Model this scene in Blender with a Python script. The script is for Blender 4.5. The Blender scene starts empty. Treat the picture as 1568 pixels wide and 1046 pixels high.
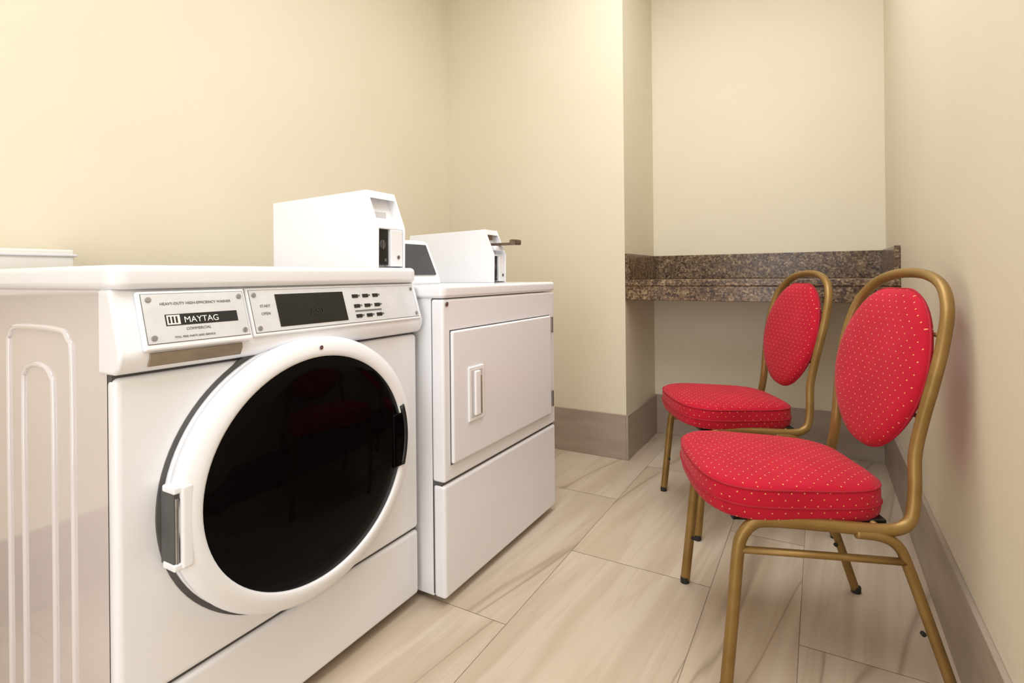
import bpy, bmesh, math, random
from mathutils import Vector, Matrix
random.seed(3)
sc = bpy.context.scene
try:
    sc.view_settings.view_transform = 'Standard'
    sc.view_settings.look = 'None'
except Exception as e:
    print(e)

# ---------------------------------------------------------------- materials
def s2l(c):
    return tuple(((v/255)/12.92 if v/255 <= .04045 else ((v/255+.055)/1.055)**2.4) for v in c)
def mat(name, rgb, rough=.5, metal=0, coat=0, spec=.5):
    m = bpy.data.materials.new(name); m.use_nodes = True
    b = m.node_tree.nodes['Principled BSDF']
    b.inputs['Base Color'].default_value = (*s2l(rgb), 1)
    b.inputs['Roughness'].default_value = rough
    b.inputs['Metallic'].default_value = metal
    b.inputs['Coat Weight'].default_value = coat
    b.inputs['Specular IOR Level'].default_value = spec
    return m
def nt(m): return m.node_tree.nodes, m.node_tree.links, m.node_tree.nodes['Principled BSDF']
def noisy(m, rgb2, scale=8, detail=4, lo=.35, hi=.65, bump=0, bscale=None, stretch=None):
    N, L, B = nt(m)
    tc = N.new('ShaderNodeTexCoord'); mp = N.new('ShaderNodeMapping')
    L.new(tc.outputs['Object'], mp.inputs[0])
    if stretch: mp.inputs['Scale'].default_value = stretch
    n = N.new('ShaderNodeTexNoise'); n.inputs['Scale'].default_value = scale; n.inputs['Detail'].default_value = detail
    L.new(mp.outputs[0], n.inputs[0])
    r = N.new('ShaderNodeValToRGB')
    r.color_ramp.elements[0].position = lo; r.color_ramp.elements[1].position = hi
    r.color_ramp.elements[0].color = B.inputs['Base Color'].default_value
    r.color_ramp.elements[1].color = (*s2l(rgb2), 1)
    L.new(n.outputs[0], r.inputs[0]); L.new(r.outputs[0], B.inputs['Base Color'])
    if bump:
        n2 = N.new('ShaderNodeTexNoise'); n2.inputs['Scale'].default_value = bscale or scale*4; n2.inputs['Detail'].default_value = 3
        L.new(mp.outputs[0], n2.inputs[0])
        bp = N.new('ShaderNodeBump'); bp.inputs['Strength'].default_value = bump; bp.inputs['Distance'].default_value = .004
        L.new(n2.outputs[0], bp.inputs['Height']); L.new(bp.outputs[0], B.inputs['Normal'])
    return m

M_wall = noisy(mat('wall_paint', (229, 220, 198), .5), (226, 216, 193), 1.5, 3, bump=.08, bscale=90)
M_ceil = noisy(mat('ceiling_paint', (242, 240, 234), .8), (238, 236, 230), 2)
M_base = noisy(mat('baseboard_tile', (174, 158, 143), .4), (152, 137, 123), 3, 6, .3, .7, stretch=(1, 1, 6))
M_white = noisy(mat('white_enamel', (243, 244, 249), .25, coat=.3), (241, 242, 247), 2)
M_white2 = noisy(mat('white_plastic', (244, 245, 249), .35), (242, 243, 247), 3)
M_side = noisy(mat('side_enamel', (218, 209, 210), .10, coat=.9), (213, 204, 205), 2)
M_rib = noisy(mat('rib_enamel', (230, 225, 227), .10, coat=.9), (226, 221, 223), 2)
M_plate = noisy(mat('control_plate', (224, 225, 229), .3, .2), (216, 217, 222), 20)
M_gap = noisy(mat('dark_gap', (92, 90, 90), .7), (80, 78, 78), 20)
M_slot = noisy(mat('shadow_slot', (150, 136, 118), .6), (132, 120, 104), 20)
M_black = noisy(mat('black_plastic', (18, 18, 20), .35), (24, 24, 26), 20)
M_glass = noisy(mat('black_door_glass', (4, 3, 4), .05, coat=.0, spec=.5), (6, 4, 5), 5)
M_glass.node_tree.nodes['Principled BSDF'].inputs['IOR'].default_value = 1.17
M_disp = noisy(mat('display_glass', (14, 15, 14), .12), (20, 20, 18), 20)
M_digit = noisy(mat('unlit_digits', (34, 34, 32), .4), (30, 30, 28), 20)
M_steel = noisy(mat('steel', (170, 170, 172), .3, 1), (150, 150, 152), 30)
M_txt = noisy(mat('label_print', (235, 235, 235), .5), (230, 230, 230), 20)
M_grayprint = noisy(mat('gray_print', (120, 120, 124), .5), (110, 110, 114), 20)
M_brown = noisy(mat('brown_metal', (128, 108, 92), .35, .6), (100, 80, 66), 60)
M_rubber = noisy(mat('rubber', (30, 28, 26), .7), (40, 38, 36), 20)
M_gold = noisy(mat('bronze_gold_metal', (158, 126, 72), .42, .5), (142, 110, 58), 12)
M_darkgray = noisy(mat('dark_gray_plastic', (72, 72, 78), .4), (64, 64, 70), 20)
M_redp = noisy(mat('red_piping', (164, 14, 38), .8), (176, 18, 44), 40)
M_clear = noisy(mat('box_plastic', (232, 229, 222), .2), (227, 224, 216), 4)

# red fabric with gold dots
M_red = mat('red_dotted_fabric', (196, 22, 44), .85, spec=.25)
N, L, B = nt(M_red)
B.inputs['Sheen Weight'].default_value = .08
uv = N.new('ShaderNodeUVMap'); uv.uv_map = 'UVMap'
mp = N.new('ShaderNodeMapping'); mp.inputs['Rotation'].default_value = (0, 0, .785); mp.inputs['Scale'].default_value = (50, 50, 50)
L.new(uv.outputs[0], mp.inputs[0])
fr = N.new('ShaderNodeVectorMath'); fr.operation = 'FRACTION'; L.new(mp.outputs[0], fr.inputs[0])
ds = N.new('ShaderNodeVectorMath'); ds.operation = 'DISTANCE'; L.new(fr.outputs[0], ds.inputs[0]); ds.inputs[1].default_value = (.5, .5, 0)
lt = N.new('ShaderNodeMath'); lt.operation = 'LESS_THAN'; lt.inputs[1].default_value = .075; L.new(ds.outputs['Value'], lt.inputs[0])
no = N.new('ShaderNodeTexNoise'); no.inputs['Scale'].default_value = 9; L.new(uv.outputs[0], no.inputs[0])
rr = N.new('ShaderNodeValToRGB'); L.new(no.outputs[0], rr.inputs[0])
rr.color_ramp.elements[0].position = .3; rr.color_ramp.elements[1].position = .7
rr.color_ramp.elements[0].color = (*s2l((182, 14, 42)), 1); rr.color_ramp.elements[1].color = (*s2l((196, 22, 50)), 1)
mx = N.new('ShaderNodeMixRGB'); L.new(lt.outputs[0], mx.inputs[0]); L.new(rr.outputs[0], mx.inputs[1]); mx.inputs[2].default_value = (*s2l((230, 172, 112)), 1)
L.new(mx.outputs[0], B.inputs['Base Color'])
wv = N.new('ShaderNodeTexNoise'); wv.inputs['Scale'].default_value = 500; L.new(uv.outputs[0], wv.inputs[0])
bp = N.new('ShaderNodeBump'); bp.inputs['Strength'].default_value = .3; bp.inputs['Distance'].default_value = .001
L.new(wv.outputs[0], bp.inputs['Height']); L.new(bp.outputs[0], B.inputs['Normal'])

# granite
M_gran = mat('brown_granite', (110, 95, 82), .22, spec=.35)
N, L, B = nt(M_gran)
tc = N.new('ShaderNodeTexCoord')
vo = N.new('ShaderNodeTexVoronoi'); vo.inputs['Scale'].default_value = 130; L.new(tc.outputs['Object'], vo.inputs[0])
n1 = N.new('ShaderNodeTexNoise'); n1.inputs['Scale'].default_value = 26; n1.inputs['Detail'].default_value = 8; n1.inputs['Roughness'].default_value = .75
L.new(tc.outputs['Object'], n1.inputs[0])
sp = N.new('ShaderNodeSeparateColor'); L.new(vo.outputs['Color'], sp.inputs[0])
ad = N.new('ShaderNodeMath'); ad.operation = 'MULTIPLY_ADD'; L.new(sp.outputs[0], ad.inputs[0]); ad.inputs[1].default_value = .34
sb = N.new('ShaderNodeMath'); sb.operation = 'MULTIPLY'; sb.inputs[1].default_value = .7; L.new(n1.outputs[0], sb.inputs[0]); L.new(sb.outputs[0], ad.inputs[2])
cr = N.new('ShaderNodeValToRGB'); L.new(ad.outputs[0], cr.inputs[0])
e = cr.color_ramp.elements
e[0].position = .32; e[0].color = (*s2l((50, 36, 28)), 1)
e[1].position = .76; e[1].color = (*s2l((168, 146, 114)), 1)
x = e.new(.46); x.color = (*s2l((90, 71, 53)), 1)
x = e.new(.61); x.color = (*s2l((124, 101, 76)), 1)
L.new(cr.outputs[0], B.inputs['Base Color'])

# floor stone : wood-like veins along the long direction, offset per tile
M_floor = mat('wood_look_stone_tile', (190, 170, 148), .32)
N, L, B = nt(M_floor)
tc = N.new('ShaderNodeTexCoord')
at = N.new('ShaderNodeAttribute'); at.attribute_name = 'tile_rand'; at.attribute_type = 'GEOMETRY'
sc_ = N.new('ShaderNodeVectorMath'); sc_.operation = 'SCALE'; L.new(at.outputs['Vector'], sc_.inputs[0]); sc_.inputs['Scale'].default_value = 17
av = N.new('ShaderNodeVectorMath'); av.operation = 'ADD'; L.new(tc.outputs['Object'], av.inputs[0]); L.new(sc_.outputs[0], av.inputs[1])
def band(rot, sx, sy, scale, detail, dist, freq, ramp):
    mp = N.new('ShaderNodeMapping'); L.new(av.outputs[0], mp.inputs[0]); mp.vector_type = 'POINT'
    mp.inputs['Rotation'].default_value = (0, 0, rot); mp.inputs['Scale'].default_value = (1, 1, 1)
    m2 = N.new('ShaderNodeMapping'); L.new(mp.outputs[0], m2.inputs[0]); m2.inputs['Scale'].default_value = (sx, sy, 1)
    nd = N.new('ShaderNodeTexNoise'); nd.inputs['Scale'].default_value = scale; nd.inputs['Detail'].default_value = detail; nd.inputs['Distortion'].default_value = dist
    L.new(m2.outputs[0], nd.inputs[0])
    if freq:
        a = N.new('ShaderNodeMath'); a.operation = 'MULTIPLY'; a.inputs[1].default_value = freq; L.new(nd.outputs[0], a.inputs[0])
        b = N.new('ShaderNodeMath'); b.operation = 'SINE'; L.new(a.outputs[0], b.inputs[0])
        c = N.new('ShaderNodeMapRange'); c.inputs['From Min'].default_value = -1; L.new(b.outputs[0], c.inputs['Value'])
        out = c.outputs[0]
    else:
        a = N.new('ShaderNodeMath'); a.operation = 'SUBTRACT'; a.inputs[1].default_value = .5; L.new(nd.outputs[0], a.inputs[0])
        b = N.new('ShaderNodeMath'); b.operation = 'ABSOLUTE'; L.new(a.outputs[0], b.inputs[0]); out = b.outputs[0]
    r = N.new('ShaderNodeValToRGB'); L.new(out, r.inputs[0])
    r.color_ramp.elements[0].position = ramp[0][0]; r.color_ramp.elements[0].color = (*ramp[0][1], 1)
    r.color_ramp.elements[1].position = ramp[1][0]; r.color_ramp.elements[1].color = (*ramp[1][1], 1)
    return r.outputs[0]
base = band(.08, 1, .09, 3.6, 4, .25, 44, ((0, s2l((200, 182, 160))), (1, s2l((213, 197, 176)))))
fine = band(.08, 1, .05, 16, 4, .1, 0, ((0, (.30, .30, .30)), (.05, (0, 0, 0))))
vein = band(.12, 1, .10, 2.4, 3, .35, 0, ((0, (.65, .65, .65)), (.007, (0, 0, 0))))
wide = band(.12, 1, .10, 2.4, 3, .35, 0, ((0, (.38, .38, .38)), (.06, (0, 0, 0))))
def mixc(fac, a, col):
    m = N.new('ShaderNodeMixRGB'); L.new(fac, m.inputs[0]); L.new(a, m.inputs[1]); m.inputs[2].default_value = (*s2l(col), 1); return m.outputs[0]
c1 = mixc(wide, base, (186, 162, 136))
c2 = mixc(fine, c1, (182, 162, 138))
c3 = mixc(vein, c2, (146, 130, 110))
spx = N.new('ShaderNodeSeparateXYZ'); L.new(at.outputs['Vector'], spx.inputs[0])
tint = N.new('ShaderNodeMapRange'); tint.inputs['To Min'].default_value = .90; tint.inputs['To Max'].default_value = 1.03; L.new(spx.outputs[0], tint.inputs['Value'])
ml = N.new('ShaderNodeVectorMath'); ml.operation = 'SCALE'; L.new(c3, ml.inputs[0]); L.new(tint.outputs[0], ml.inputs['Scale'])
L.new(ml.outputs[0], B.inputs['Base Color'])
M_grout = noisy(mat('grout', (160, 145, 128), .8), (152, 138, 122), 30)

def emis(name, rgb, s):
    m = bpy.data.materials.new(name); m.use_nodes = True
    N = m.node_tree.nodes; N.clear()
    o = N.new('ShaderNodeOutputMaterial'); e = N.new('ShaderNodeEmission')
    e.inputs[0].default_value = (*rgb, 1); e.inputs[1].default_value = s
    m.node_tree.links.new(e.outputs[0], o.inputs[0]); return m

# ---------------------------------------------------------------- helpers
def empty(name, loc=(0, 0, 0), rz=0):
    o = bpy.data.objects.new(name, None); sc.collection.objects.link(o)
    o.location = loc; o.rotation_euler = (0, 0, rz); o.empty_display_size = .1
    return o
def mesh(name, verts, faces, m, parent=None, smooth=False, bevel=0, seg=3, uvs=False):
    me = bpy.data.meshes.new(name); me.from_pydata([tuple(v) for v in verts], [], faces)
    bm = bmesh.new(); bm.from_mesh(me); bmesh.ops.recalc_face_normals(bm, faces=bm.faces)
    if uvs:
        l = bm.loops.layers.uv.new('UVMap')
        for f in bm.faces:
            n = f.normal
            for lp in f.loops:
                c = lp.vert.co
                if uvs == 'Z':
                    if abs(n.z) > .55: lp[l].uv = (c.x, c.y)
                    elif abs(n.x) > abs(n.y): lp[l].uv = (c.y, c.z)
                    else: lp[l].uv = (c.x, c.z)
                else: lp[l].uv = (c.x, c.z)
    bm.to_mesh(me); bm.free()
    me.materials.append(m)
    if smooth:
        for p in me.polygons: p.use_smooth = True
    o = bpy.data.objects.new(name, me); sc.collection.objects.link(o)
    if parent: o.parent = parent
    if bevel:
        b = o.modifiers.new('bevel', 'BEVEL'); b.width = bevel; b.segments = seg; b.limit_method = 'ANGLE'; b.angle_limit = .5
        for p in me.polygons: p.use_smooth = True
        w = o.modifiers.new('wn', 'WEIGHTED_NORMAL'); w.keep_sharp = False
    return o
def box(name, x0, x1, y0, y1, z0, z1, m, parent=None, bevel=0, seg=3):
    v = [(x, y, z) for x in (x0, x1) for y in (y0, y1) for z in (z0, z1)]
    f = [(0, 1, 3, 2), (4, 6, 7, 5), (0, 4, 5, 1), (2, 3, 7, 6), (0, 2, 6, 4), (1, 5, 7, 3)]
    return mesh(name, v, f, m, parent, bevel=bevel, seg=seg)
def prism_y(name, prof, y0, y1, m, parent=None, bevel=0, seg=3):
    n = len(prof)
    v = [(a, y0, b) for a, b in prof] + [(a, y1, b) for a, b in prof]
    f = [tuple(range(n)), tuple(range(2*n-1, n-1, -1))] + [(i, (i+1) % n, n+(i+1) % n, n+i) for i in range(n)]
    return mesh(name, v, f, m, parent, bevel=bevel, seg=seg)
def catmull(pts, k=8, closed=False):
    P = [Vector(p) for p in pts]; out = []
    n = len(P); rng = range(n) if closed else range(n-1)
    for i in rng:
        g = (lambda j: P[j % n]) if closed else (lambda j: P[max(0, min(n-1, j))])
        p0, p1, p2, p3 = g(i-1), g(i), g(i+1), g(i+2)
        for s in range(k):
            t = s/k
            out.append(.5*((2*p1)+(-p0+p2)*t+(2*p0-5*p1+4*p2-p3)*t*t+(-p0+3*p1-3*p2+p3)*t**3))
    if not closed: out.append(P[-1])
    return out
def tube(name, path, r, m, parent=None, closed=False, n=12, r2=None):
    path = [Vector(p) for p in path]; N_ = len(path)
    verts = []; faces = []
    t0 = (path[1]-path[0]).normalized()
    up = Vector((0, 0, 1)) if abs(t0.z) < .9 else Vector((1, 0, 0))
    nrm = (up - t0*up.dot(t0)).normalized()
    for i, p in enumerate(path):
        if closed: t = (path[(i+1) % N_]-path[i-1]).normalized()
        else: t = (path[min(i+1, N_-1)]-path[max(i-1, 0)]).normalized()
        nrm = (nrm - t*nrm.dot(t)).normalized(); bn = t.cross(nrm)
        for j in range(n):
            a = 2*math.pi*j/n
            verts.append(p + nrm*math.cos(a)*r + bn*math.sin(a)*(r2 or r))
    rng = N_ if closed else N_-1
    for i in range(rng):
        for j in range(n):
            a = i*n+j; b = i*n+(j+1) % n; c = ((i+1) % N_)*n+(j+1) % n; d = ((i+1) % N_)*n+j
            faces.append((a, b, c, d))
    if not closed:
        faces.append(tuple(range(n))); faces.append(tuple(range((N_-1)*n, N_*n)))
    return mesh(name, verts, faces, m, parent, smooth=True)
def cyl(name, c, axis, r, h, m, parent=None, n=20, bevel=0):
    c = Vector(c); a = Vector(axis).normalized()
    u = a.orthogonal().normalized(); w = a.cross(u)
    v = []; f = []
    for s in (0, 1):
        for j in range(n):
            t = 2*math.pi*j/n
            v.append(c + a*h*s + u*math.cos(t)*r + w*math.sin(t)*r)
    f = [tuple(range(n)), tuple(range(n, 2*n))] + [(j, (j+1) % n, n+(j+1) % n, n+j) for j in range(n)]
    return mesh(name, v, f, m, parent, bevel=bevel or r*.15, seg=2)

# ---------------------------------------------------------------- room
XL, XR, YM, YB, XP, YF, ZC = -1.91, .278, 2.592, 3.13, -.838, -1.3, 2.75
T = .12
DXA, DXB, DZ = -.95, .10, 2.1      # unseen doorway in the rear wall (behind the camera), added for the fill light
box('wall_left', XL-T, XL, YF-T, YM+T, 0, ZC, M_wall)
box('wall_right', XR, XR+T, YF-T, YB+T, 0, ZC, M_wall)
box('wall_rear', XL, DXA, YF-T, YF, 0, ZC, M_wall)
box('wall_rear_side', DXB, XR, YF-T, YF, 0, ZC, M_wall)
box('wall_rear_header', DXA, DXB, YF-T, YF, DZ, ZC, M_wall)
box('wall_middle', XL, XP, YM, YB, 0, ZC, M_wall)
box('wall_back', XL-T, XR, YB, YB+T, 0, ZC, M_wall)
box('ceiling', XL-T, XR+T, YF-T, YB+T, ZC, ZC+.1, M_ceil)
box('trim_1', DXA-.06, DXA, YF, YF+.015, 0, DZ+.06, M_white2, bevel=.003)
box('trim_2', DXB, DXB+.06, YF, YF+.015, 0, DZ+.06, M_white2, bevel=.003)
box('trim_3', DXA, DXB, YF, YF+.015, DZ, DZ+.06, M_white2, bevel=.003)
def floor():
    verts = []; faces = []; rnd = []
    xs = [-1.91, -1.605, -1.165, -.725, -.285, -.052, .278]
    starts = [.27-3.6, .855-3.6, 1.215-3.6, 1.65-3.6, 1.15-3.6, .6-3.6]
    g = .0009; L_ = .9
    for i in range(len(xs)-1):
        y = starts[i]
        while y < YB:
            a, b = max(y, YF), min(y+L_, YB)
            if b > a:
                k = len(verts)
                verts += [(xs[i]+g, a+g, 0), (xs[i+1]-g, a+g, 0), (xs[i+1]-g, b-g, 0), (xs[i]+g, b-g, 0)]
                faces.append((k, k+1, k+2, k+3)); rnd.append((random.random(), random.random(), random.random()))
            y += L_
    nf = len(faces)
    k = len(verts)
    for z in (-.001, -.1):
        verts += [(XL-T, YF-T, z), (XR+T, YF-T, z), (XR+T, YB+T, z), (XL-T, YB+T, z)]
    faces += [(k, k+1, k+2, k+3), (k+7, k+6, k+5, k+4), (k, k+4, k+5, k+1), (k+1, k+5, k+6, k+2), (k+2, k+6, k+7, k+3), (k+3, k+7, k+4, k)]
    me = bpy.data.meshes.new('floor'); me.from_pydata(verts, [], faces)
    me.materials.append(M_floor); me.materials.append(M_grout)
    a = me.attributes.new('tile_rand', 'FLOAT_VECTOR', 'FACE')
    for i, p in enumerate(me.polygons):
        if i < nf: a.data[i].vector = rnd[i]
        else: p.material_index = 1
    o = bpy.data.objects.new('floor', me); sc.collection.objects.link(o)
floor()
BH, BT = .222, .012
box('baseboard_right', XR-BT, XR, YF+.02, YB, 0, BH, M_base, bevel=.002)
box('baseboard_back', XP, XR-BT, YB-BT, YB, 0, BH, M_base, bevel=.002)
box('baseboard_recess_side', XP, XP+BT, YM-BT, YB-BT, 0, BH, M_base, bevel=.002)
box('baseboard_middle', XL+BT, XP, YM-BT, YM, 0, BH, M_base, bevel=.002)
box('baseboard_left', XL, XL+BT, YF, YM, 0, BH, M_base, bevel=.002)

# counter
ct = empty('granite_counter')
box('slab', XP+.001, XR-.001, YM-.004, YB-.001, .863, .893, M_gran, ct, bevel=.004)
box('apron', XP+.001, XR-.001, YM+.002, YM+.03, .793, .8635, M_gran, ct, bevel=.003)
box('backsplash', XP+.001, XR-.001, YB-.022, YB-.001, .893, 1.024, M_gran, ct, bevel=.003)
box('splash_side_1', XP+.001, XP+.021, YM+.002, YB-.022, .893, 1.024, M_gran, ct, bevel=.003)
box('splash_side_2', XR-.021, XR-.001, YM+.002, YB-.022, .893, 1.024, M_gran, ct, bevel=.003)

# ceiling lights
def fixture(x, y, w, l, p, k):
    f = empty('ceiling_light_panel', (x, y, ZC))
    for a, (x0, x1, y0, y1) in enumerate([(-w/2-.03, -w/2, -l/2-.03, l/2+.03), (w/2, w/2+.03, -l/2-.03, l/2+.03), (-w/2, w/2, -l/2-.03, -l/2), (-w/2, w/2, l/2, l/2+.03)]):
        box('frame_%d' % (a+1), x0, x1, y0, y1, -.05, -.0005, M_white2, f, bevel=.004)
    box('diffuser', -w/2, w/2, -l/2, l/2, -.03, -.02, emis('diffuser_glow%d' % k, (.97, .98, 1), 1.5), f)
    ld = bpy.data.lights.new('panel_light', 'AREA'); ld.shape = 'RECTANGLE'; ld.size = w; ld.size_y = l; ld.energy = p
    ld.color = (.965, .975, 1)
    lo = bpy.data.objects.new('panel_light', ld); sc.collection.objects.link(lo); lo.parent = f; lo.location = (0, 0, -.055)
fixture(-.38, .15, 1.0, 1.3, 19.5, 1)
fixture(-.38, 1.72, 1.0, 1.2, 17.5, 2)
ld = bpy.data.lights.new('rear_fill_light', 'AREA'); ld.shape = 'RECTANGLE'; ld.size = 1.0; ld.size_y = 2.0; ld.energy = 19  # unseen fill light added behind the camera to brighten the lower fronts
ld.color = (.96, .975, 1)
lo = bpy.data.objects.new('rear_fill_light', ld); sc.collection.objects.link(lo)
lo.location = ((DXA+DXB)/2, YF-T-.05, 1.05); lo.rotation_euler = (math.pi/2, 0, 0)

w = bpy.data.worlds.new('world'); sc.world = w; w.use_nodes = True
w.node_tree.nodes['Background'].inputs[0].default_value = (.98, .98, 1, 1)
w.node_tree.nodes['Background'].inputs[1].default_value = .8

# ---------------------------------------------------------------- washing machine
FX = -.985; Y0, Y1 = .43, 1.178
wm = empty('washing_machine')
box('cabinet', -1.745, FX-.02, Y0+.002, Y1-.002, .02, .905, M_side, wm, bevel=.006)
box('front_panel', FX-.03, FX, Y0, Y1, .216, .759, M_white, wm, bevel=.012, seg=4)
box('lower_panel', FX-.03, FX-.001, Y0, Y1, .03, .209, M_white, wm, bevel=.010, seg=4)
box('panel_gap', FX-.028, FX-.012, Y0+.002, Y1-.002, .2, .79, M_gap, wm)
fas = [(-1.035, .904), (-.997, .904), (-.965, .803), (-.964, .79), (-.972, .772), (-.985, .764), (-1.035, .764)]
prism_y('fascia', fas, Y0-.002, Y1+.002, M_white, wm, bevel=.006, seg=3)
def rounded_slab(name, x0, x1, y0, y1, z0, z1, r, m, parent, bevel=.01, zb=None):
    pts = []
    for (cx, cy, a0) in [(x1-r, y1-r, 0), (x0+r, y1-r, 90), (x0+r, y0+r, 180), (x1-r, y0+r, 270)]:
        for k in range(7):
            a = math.radians(a0+15*k); pts.append((cx+r*math.cos(a), cy+r*math.sin(a)))
    n = len(pts); zb = z1 if zb is None else zb
    v = [(a, b, z0) for a, b in pts]+[(a, b, z1+(zb-z1)*(x1-a)/(x1-x0)) for a, b in pts]
    f = [tuple(range(n)), tuple(range(n, 2*n))]+[(i, (i+1) % n, n+(i+1) % n, n+i) for i in range(n)]
    return mesh(name, v, f, m, parent, bevel=bevel, seg=4)
rounded_slab('lid', -1.755, FX+.004, Y0-.006, Y1+.006, .903, .944, .03, M_white, wm, bevel=.012)
for i, (fx, fy) in enumerate([(-1.05, .5), (-1.05, 1.1), (-1.68, .5), (-1.68, 1.1)]):
    cyl('foot_%d' % (i+1), (fx, fy, 0), (0, 0, 1), .022, .03, M_rubber, wm)
SB = Vector((-.965, 0, .803)); ST = Vector((-.997, 0, .904)); SU = (ST-SB); SN = Vector((SU.z, 0, -SU.x)).normalized()
def onslope(name, y0, y1, s0, s1, t, m, off=0, bevel=0):
    v = []
    for o_ in (off, off+t):
        for (yy, ss) in ((y0, s0), (y1, s0), (y1, s1), (y0, s1)):
            p = SB+SU*ss+SN*o_; v.append((p.x, yy, p.z))
    f = [(0, 1, 2, 3), (4, 5, 6, 7), (0, 1, 5, 4), (1, 2, 6, 5), (2, 3, 7, 6), (3, 0, 4, 7)]
    return mesh(name, v, f, m, wm, bevel=bevel)
def screw(y, s, off, r=.005):
    p = SB+SU*s+SN*off; cyl('screw', (p.x, y, p.z), SN, r, .002, M_steel, wm, n=12)
onslope('nameplate_rim', .462, .655, -.04, .93, .010, M_white2, 0, .004)
onslope('nameplate_gap', .467, .650, .05, .88, .0106, M_grayprint, 0)
onslope('nameplate', .468, .649, .06, .87, .0112, M_plate, 0)
onslope('nameplate_label', .500, .630, .33, .52, .0118, M_black, 0)
onslope('badge', .502, .524, .345, .505, .0122, M_txt, 0)
for k in range(3):
    onslope('badge_bar_%d' % (k+1), .5045+k*.006, .5075+k*.006, .37, .48, .0125, M_black, 0)
for (yy, ss) in ((.478, .15), (.478, .78), (.640, .15), (.640, .78)): screw(yy, ss, .011)
onslope('control_rim', .660, 1.168, .0, .95, .006, M_white2, 0, .003)
onslope('control_gap', .665, 1.16, .06, .90, .0066, M_grayprint, 0)
onslope('control_plate', .666, 1.159, .07, .89, .0072, M_plate, 0)
onslope('display', .722, .905, .14, .80, .0085, M_disp, 0, .001)
for r_ in range(3):
    for c_ in range(3):
        onslope('button_%d%d' % (r_, c_), .932+c_*.034, .950+c_*.034, .17+r_*.235, .25+r_*.235, .0090, M_black, 0, .0005)
        onslope('button_mark_%d%d' % (r_, c_), .951+c_*.034, .958+c_*.034, .20+r_*.235, .24+r_*.235, .0080, M_grayprint, 0)
onslope('button_bar', .932, 1.02, .31, .345, .0082, M_grayprint, 0)
for (yy, ss) in ((.675, .15), (.675, .80), (1.15, .15), (1.15, .8)): screw(yy, ss, .0072)
def text(name, s, y, ss, size, off, m):
    c = bpy.data.curves.new(name, 'FONT'); c.body = s; c.size = size; c.extrude = .0002
    o = bpy.data.objects.new(name, c); sc.collection.objects.link(o); c.materials.append(m)
    p = SB+SU*ss+SN*off; U = SU.normalized()
    M = Matrix(((0, U.x, SN.x, p.x), (1, 0, 0, y), (0, U.z, SN.z, p.z), (0, 0, 0, 1)))
    o.matrix_world = M; o.parent = wm
text('label_text', 'MAYTAG', .530, .365, .0155, .0125, M_txt)
text('label_subtext', 'COMMERCIAL', .532, .24, .007, .0117, M_grayprint)
text('heading_text', 'HEAVY-DUTY HIGH-EFFICIENCY WASHER', .495, .68, .0068, .0117, M_grayprint)
text('footer_text', 'TOLL FREE PARTS AND SERVICE', .51, .12, .005, .0117, M_grayprint)
text('plate_text_1', 'START', .684, .55, .008, .0077, M_grayprint)
text('plate_text_2', 'OPEN', .684, .40, .008, .0077, M_grayprint)
text('digits', '7:50', .80, .33, .022, .0092, M_digit)
prism_y('drawer_slot', [(-.962, .797), (-.9605, .795), (-.9605, .788), (-.967, .774), (-.975, .774), (-.97, .797)], .472, .636, M_slot, wm, bevel=.001)
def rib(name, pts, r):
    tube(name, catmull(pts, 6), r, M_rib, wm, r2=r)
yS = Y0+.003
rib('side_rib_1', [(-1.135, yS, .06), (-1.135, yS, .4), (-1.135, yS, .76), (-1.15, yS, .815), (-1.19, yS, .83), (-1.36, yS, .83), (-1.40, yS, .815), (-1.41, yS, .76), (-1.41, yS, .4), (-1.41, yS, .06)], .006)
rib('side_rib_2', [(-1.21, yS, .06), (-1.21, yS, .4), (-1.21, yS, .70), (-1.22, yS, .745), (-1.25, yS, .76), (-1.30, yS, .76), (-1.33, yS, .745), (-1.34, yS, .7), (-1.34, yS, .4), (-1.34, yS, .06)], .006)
# round door (lathe)
CY, CZ = .801, .511
KY = 1.085
def lathe(name, prof, ky, m, seg=96, parent=wm, skip=None):
    v = []; f = []
    for (r, d) in prof:
        for j in range(seg):
            a = 2*math.pi*j/seg
            v.append((FX+d, CY+r*ky*math.cos(a), CZ+r*math.sin(a)))
    for i in range(len(prof)-1):
        for j in range(seg):
            f.append((i*seg+j, i*seg+(j+1) % seg, (i+1)*seg+(j+1) % seg, (i+1)*seg+j))
    f.append(tuple(range((len(prof)-1)*seg, len(prof)*seg)))
    f.append(tuple(range(seg)))
    return mesh(name, v, f, m, parent, smooth=True)
lathe('door_shadow_disc', [(.2875, -.005), (.2875, .0012), (.2855, .0018), (.05, .0018)], KY, M_gap)  # dark disc on the panel, painted shadow crescent around the door ring
lathe('door_lip', [(.279, -.004), (.279, .012), (.274, .014), (.1, .014)], KY, M_white2)
lathe('door_ring', [(.262, .006), (.278, .010), (.2795, .03), (.276, .040), (.268, .047), (.252, .051), (.243, .0515), (.2385, .049), (.2375, .044), (.2, .03)], KY, M_white2)
lathe('door_glass', [(.2385, .036), (.2385, .0445), (.236, .0465), (.20, .050), (.15, .053), (.1, .055), (.05, .056), (.01, .056)], KY, M_glass)
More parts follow.
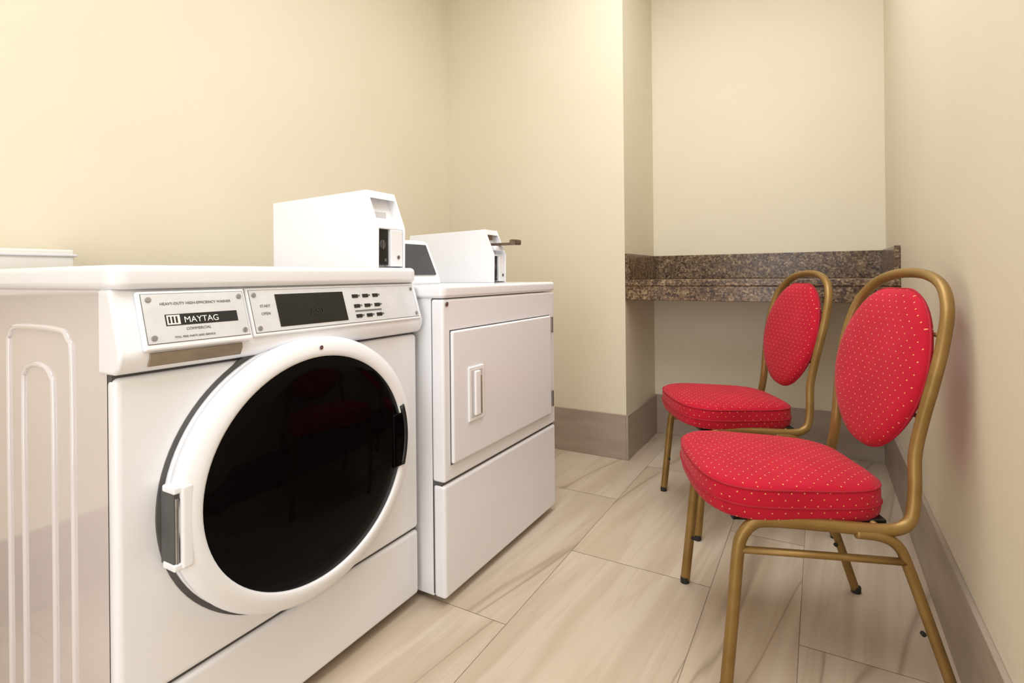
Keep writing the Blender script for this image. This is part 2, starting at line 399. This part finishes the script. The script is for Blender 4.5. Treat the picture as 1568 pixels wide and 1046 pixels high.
# hinge (left): dark notch in the ring's edge with pin and knuckles
hy = CY-.2795*KY
box('hinge_cutout', FX+.002, FX+.0425, hy-.001, hy+.010, .434, .564, M_gap, wm, bevel=.002)
box('hinge_leaf', FX+.030, FX+.0500, hy+.009, hy+.030, .428, .570, M_white2, wm, bevel=.005)
cyl('hinge_pin', (FX+.0425, hy+.004, .44), (0, 0, 1), .003, .11, M_steel, wm)
for i, z in enumerate((.434, .564)):
    box('hinge_knuckle_%d' % (i+1), FX+.01, FX+.047, hy-.003, hy+.014, z-.006, z+.006, M_white2, wm, bevel=.003)
hd = []
for k in range(15):
    a = math.radians(-18+36*k/14)
    hd.append((FX+.0475, CY+.245*KY*math.cos(a), CZ+.004+.245*math.sin(a)))
tube('door_handle', hd, .011, M_black, wm, r2=.007)
box('handle_latch', FX+.044, FX+.0535, CY+.205*KY, CY+.245*KY, CZ-.075, CZ+.060, M_glass, wm, bevel=.005)
cyl('door_screw', (FX+.0505, .80, CZ+.258), (1, 0, 0), .005, .002, M_steel, wm, n=12)

# ---------------------------------------------------------------- dryer
DX = -.904; D0, D1 = 1.192, 1.909
dr = empty('clothes_dryer')
box('cabinet', -1.66, DX-.043, D0+.004, D1-.004, .02, .86, M_white, dr, bevel=.006)
box('front_frame', DX-.043, DX, D0, D1, .345, .856, M_white, dr, bevel=.008)
box('lower_panel', DX-.041, DX, D0, D1, .022, .337, M_white, dr, bevel=.010, seg=4)
box('panel_gap', DX-.044, DX-.010, D0+.004, D1-.004, .03, .855, M_gap, dr)
rounded_slab('top_lid', -1.665, DX+.004, D0-.004, D1+.004, .858, .894, .018, M_white, dr, bevel=.010)
box('door_gap', DX-.003, DX+.0006, 1.221, 1.862, .388, .768, M_gap, dr)
box('door', DX-.004, DX+.010, 1.224, 1.859, .391, .765, M_white, dr, bevel=.006)
box('handle_frame', DX+.008, DX+.015, 1.296, 1.376, .492, .652, M_white2, dr, bevel=.003)
box('handle_well', DX+.012, DX+.0155, 1.306, 1.366, .502, .642, M_plate, dr, bevel=.001)
box('handle_grip', DX+.012, DX+.021, 1.322, 1.350, .506, .638, M_white2, dr, bevel=.004)
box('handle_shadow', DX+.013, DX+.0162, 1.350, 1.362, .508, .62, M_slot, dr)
for i, z in enumerate((.73, .447)):
    box('hinge_%d' % (i+1), DX-.002, DX+.012, 1.858, 1.874, z-.03, z+.03, M_steel, dr, bevel=.002)
    cyl('hinge_pin_%d' % (i+1), (DX+.010, 1.866, z-.03), (0, 0, 1), .005, .06, M_steel, dr, n=12)
cyl('front_screw', (DX, 1.208, .842), (1, 0, 0), .007, .003, M_steel, dr, n=14)
for i, (fx, fy) in enumerate([(-.99, 1.25), (-.99, 1.85), (-1.6, 1.25), (-1.6, 1.85)]):
    cyl('foot_%d' % (i+1), (fx, fy, 0), (0, 0, 1), .022, .03, M_rubber, dr)
prism_y('console', [(-1.42, .893), (-1.145, .893), (-1.145, .91), (-1.20, 1.035), (-1.215, 1.045), (-1.42, 1.045)], 1.24, 1.50, M_white2, dr, bevel=.006)
A = Vector((-1.150, 0, .925)); Bp = Vector((-1.196, 0, 1.028)); nn = Vector((.91, 0, .41)).normalized()
v = []
for o_ in (0, .004):
    for (p, yy) in ((A, 1.255), (A, 1.478), (Bp, 1.478), (Bp, 1.255)):
        q = p+nn*o_; v.append((q.x, yy, q.z))
mesh('console_display', v, [(0, 1, 2, 3), (4, 5, 6, 7), (0, 1, 5, 4), (1, 2, 6, 5), (2, 3, 7, 6), (3, 0, 4, 7)], M_darkgray, dr, bevel=.001)

# ---------------------------------------------------------------- coin boxes
def coin_box(xb, xf, y0, y1, z0, h, lock=False):
    c = empty('coin_payment_box', (xf, y0, z0))
    W = y1-y0; Lb = xb-xf
    side = [(Lb, 0), (-.002, 0), (0, h*.52), (-.04, h), (Lb, h*.96)]
    t = .006
    prism_y('housing', [(Lb, 0), (-.03, 0), (-.03, h*.5), (-.065, h*.98), (Lb, h*.945)], t*.5, W-t*.5, M_white2, c, bevel=.002)
    prism_y('cheek_1', side, 0, t, M_white2, c, bevel=.0015)
    prism_y('cheek_2', side, W-t, W, M_white2, c, bevel=.0015)
    prism_y('visor', [(-.04, h), (-.062, h), (-.056, h*.93), (-.034, h*.90)], .0005, W-.0005, M_white2, c, bevel=.001)
    box('coin_plate', -.032, -.012, t+.001, W*.48, .008, h*.50, M_black, c, bevel=.002)
    box('vault_door', -.032, -.004, W*.50, W-t-.001, .004, h*.50, M_white2, c, bevel=.003)
    box('instruction_plate', -.048, -.006, t, W-t, h*.50, h*.525, M_white2, c, bevel=.002)
    box('instruction_label', -.049, -.0415, W*.25, W*.7, h*.62, h*.74, M_plate, c, bevel=.001)
    cyl('lock', (-.005, W*.76, h*.14), (1, 0, 0), .006, .003, M_steel, c, n=16)
    cyl('coin_slot_ring', (-.013, W*.27, h*.30), (1, 0, 0), .012, .003, M_darkgray, c, n=20)
    box('coin_slot', -.011, -.0085, W*.26, W*.29, h*.24, h*.36, M_steel, c)
    cyl('coin_button', (-.013, W*.36, h*.10), (1, 0, 0), .004, .004, M_steel, c, n=12)
    if lock:
        box('coin_slide', -.05, .05, W*.35, W*.75, h*.70, h*.745, M_brown, c, bevel=.003)
        box('slide_tip', .05, .075, W*.3, W*.85, h*.70, h*.80, M_brown, c, bevel=.004)
        box('slide_base', -.06, -.0, W*.15, W*.85, h*.60, h*.69, M_white2, c, bevel=.004)
        box('price_tag', -.052, -.028, t+.001, W*.4, h*.80, h*.9, M_brown, c, bevel=.001)
coin_box(-1.457, -1.025, 1.069, 1.180, .9445, .213)
coin_box(-1.455, -1.05, 1.70, 1.79, .8945, .20, lock=True)

ub = empty('utility_connection_box')
box('cover', XL+.001, XL+.09, -.2, .70, .88, 1.005, M_clear, ub, bevel=.006)
box('trim_edge', XL+.001, XL+.095, -.2, .705, .985, .992, M_plate, ub, bevel=.002)

# ---------------------------------------------------------------- chairs
def chair(loc, rz):
    c = empty('banquet_chair', (loc[0], loc[1], 0), rz)
    half = [(.212, .228, .006), (.208, .212, .16), (.204, .198, .30), (.202, .188, .340), (.200, .165, .366), (.199, .13, .374), (.198, .0, .368),
            (.196, -.10, .362), (.195, -.145, .368), (.191, -.168, .392), (.182, -.180, .45), (.174, -.186, .52), (.183, -.197, .60), (.195, -.211, .68), (.197, -.229, .76),
            (.181, -.250, .835), (.138, -.268, .885), (.075, -.278, .910)]
    full = [(-x, y, z) for x, y, z in half] + [(0, -.281, .917)] + [tuple(p) for p in reversed(half)]
    tube('frame_tube', catmull(full, 6), .0118, M_gold, c, n=14, r2=.0135)
    for i, s in enumerate((-1, 1)):
        tube('rear_leg_%d' % (i+1), catmull([(s*.199, -.05, .355), (s*.2, -.10, .350), (s*.2, -.135, .330), (s*.201, -.155, .285), (s*.203, -.20, .15), (s*.205, -.247, .006)], 7), .0115, M_gold, c)
        tube('side_stretcher_%d' % (i+1), [(s*.205, .200, .312), (s*.204, 0, .305), (s*.202, -.148, .298)], .0075, M_gold, c, r2=.0095)
        for k, (yy, xx) in enumerate(((.2285, .212), (-.248, .205))):
            cyl('foot_cap_%d%d' % (i, k), (s*xx, yy, 0), (0, 0, 1), .013, .018, M_rubber, c, n=16)
        for k, (yy, xx, zz) in enumerate(((.208, .200, .14), (-.188, .196, .14))):
            cyl('bumper_%d%d' % (i, k), (s*(xx-.008), yy, zz), (s, 0, 0), .005, .008, M_rubber, c, n=12)
    tube('cross_bar_1', [(-.198, .10, .371), (.198, .10, .371)], .008, M_gold, c)
    tube('cross_bar_2', [(-.197, -.10, .363), (.197, -.10, .363)], .008, M_gold, c)
    # seat cushion
    def outline(a):
        n = 4.2
        ca, sa = math.cos(a), math.sin(a)
        x_ = math.copysign(abs(ca)**(2/n), ca); y_ = math.copysign(abs(sa)**(2/n), sa)
        wd = .204 + .026*y_
        return x_*wd, y_*.198+.020*(1-x_*x_)*(1 if y_ > 0 else 0)
    yc = .045
    def tilt(y): return (y-.1)*.035
    prof = [(.0, .374), (.5, .374), (.93, .374), (.975, .377), (.990, .384), (1.0, .398), (1.003, .407), (1.0, .416), (1.0, .432), (.990, .444), (.970, .451), (.93, .456), (.85, .461), (.7, .466), (.5, .470), (.25, .472), (.08, .4725)]
    seg = 96; v = [(0, yc, .374+tilt(yc))]; f = []
    for s_, z in prof[1:]:
        for j in range(seg):
            x_, y_ = outline(2*math.pi*j/seg); yy = y_*s_+yc; v.append((x_*s_, yy, z+tilt(yy)))
    for j in range(seg): f.append((0, 1+j, 1+(j+1) % seg))
    nr = len(prof)-1
    for i in range(nr-1):
        for j in range(seg):
            f.append((1+i*seg+j, 1+i*seg+(j+1) % seg, 1+(i+1)*seg+(j+1) % seg, 1+(i+1)*seg+j))
    f.append(tuple(1+(nr-1)*seg+j for j in range(seg)))
    mesh('seat_cushion', v, f, M_red, c, smooth=True, uvs='Z')
    for nm, zz, kk in (('seat_piping_1', .408, 1.004), ('seat_piping_2', .4445, .992)):
        pip = []
        for j in range(seg):
            x_, y_ = outline(2*math.pi*j/seg); yy = y_*kk+yc; pip.append(Vector((x_*kk, yy, zz+tilt(yy))))
        tube(nm, pip, .0024, M_redp, c, closed=True, n=8)
    box('seat_base', -.17, .17, -.13, .20, .360, .374, M_black, c, bevel=.004)
    # back cushion
    zc, hh, hw = .689, .197, .184
    def bk(z): return -.155-(z-.44)*.222
    def ol(a):
        ca, sa = math.cos(a), math.sin(a)
        x_ = hw*ca*(1-.12*max(0, -sa)**1.5)*(abs(ca)**-.08 if abs(ca) > 1e-4 else 1)
        z_ = hh*sa
        if sa > 0: z_ = hh*sa*(1-.045*math.exp(-(ca/.25)**2))
        return x_, z_
    P2 = [(.0, .024), (.5, .023), (.8, .018), (.93, .010), (.985, .002), (1.0, -.008), (.985, -.016), (.93, -.022), (.7, -.026), (.3, -.027), (0.0, -.027)]
    v = []; f = []; seg = 72
    v.append((0, bk(zc)+P2[0][1]+.004, zc))
    for s_, d in P2[1:-1]:
        for j in range(seg):
            x_, z_ = ol(2*math.pi*j/seg); z = zc+z_*s_
            v.append((x_*s_, bk(z)+d+.006+.25*(x_*s_)**2, z))
    for j in range(seg): f.append((0, 1+j, 1+(j+1) % seg))
    nr = len(P2)-2
    for i in range(nr-1):
        for j in range(seg):
            f.append((1+i*seg+j, 1+i*seg+(j+1) % seg, 1+(i+1)*seg+(j+1) % seg, 1+(i+1)*seg+j))
    f.append(tuple(1+(nr-1)*seg+j for j in range(seg)))
    mesh('back_cushion', v, f, M_red, c, smooth=True, uvs='Y')
    pp = []
    for j in range(seg):
        x_, z_ = ol(2*math.pi*j/seg); z = zc+z_; pp.append(Vector((x_*1.003, bk(z)-.002+.25*x_*x_, z)))
    tube('back_piping', pp, .003, M_redp, c, closed=True, n=8)
    for s in (-1, 1):
        for z in (.60, .78):
            tube('back_bracket', [(s*.14, bk(z)-.012, z), (s*.186, -.197-(z-.6)*.21, z)], .005, M_gold, c, n=8)
    return c
chair((-.062, 1.539), math.atan2(.917, -.40))
chair((-.279, 2.222), math.atan2(.87, -.49))

# ---------------------------------------------------------------- camera
cam = bpy.data.cameras.new('camera'); co = bpy.data.objects.new('camera', cam); sc.collection.objects.link(co)
cam.sensor_width = 36; cam.lens = 822/1568*36; cam.shift_y = -101/1568; cam.clip_start = .02
th = math.radians(29.8)
co.matrix_world = Matrix.Translation((0, 0, .92)) @ Matrix.Rotation(th, 4, 'Z') @ Matrix.Rotation(math.pi/2, 4, 'X') @ Matrix.Rotation(-.01, 4, 'Z')
sc.camera = co
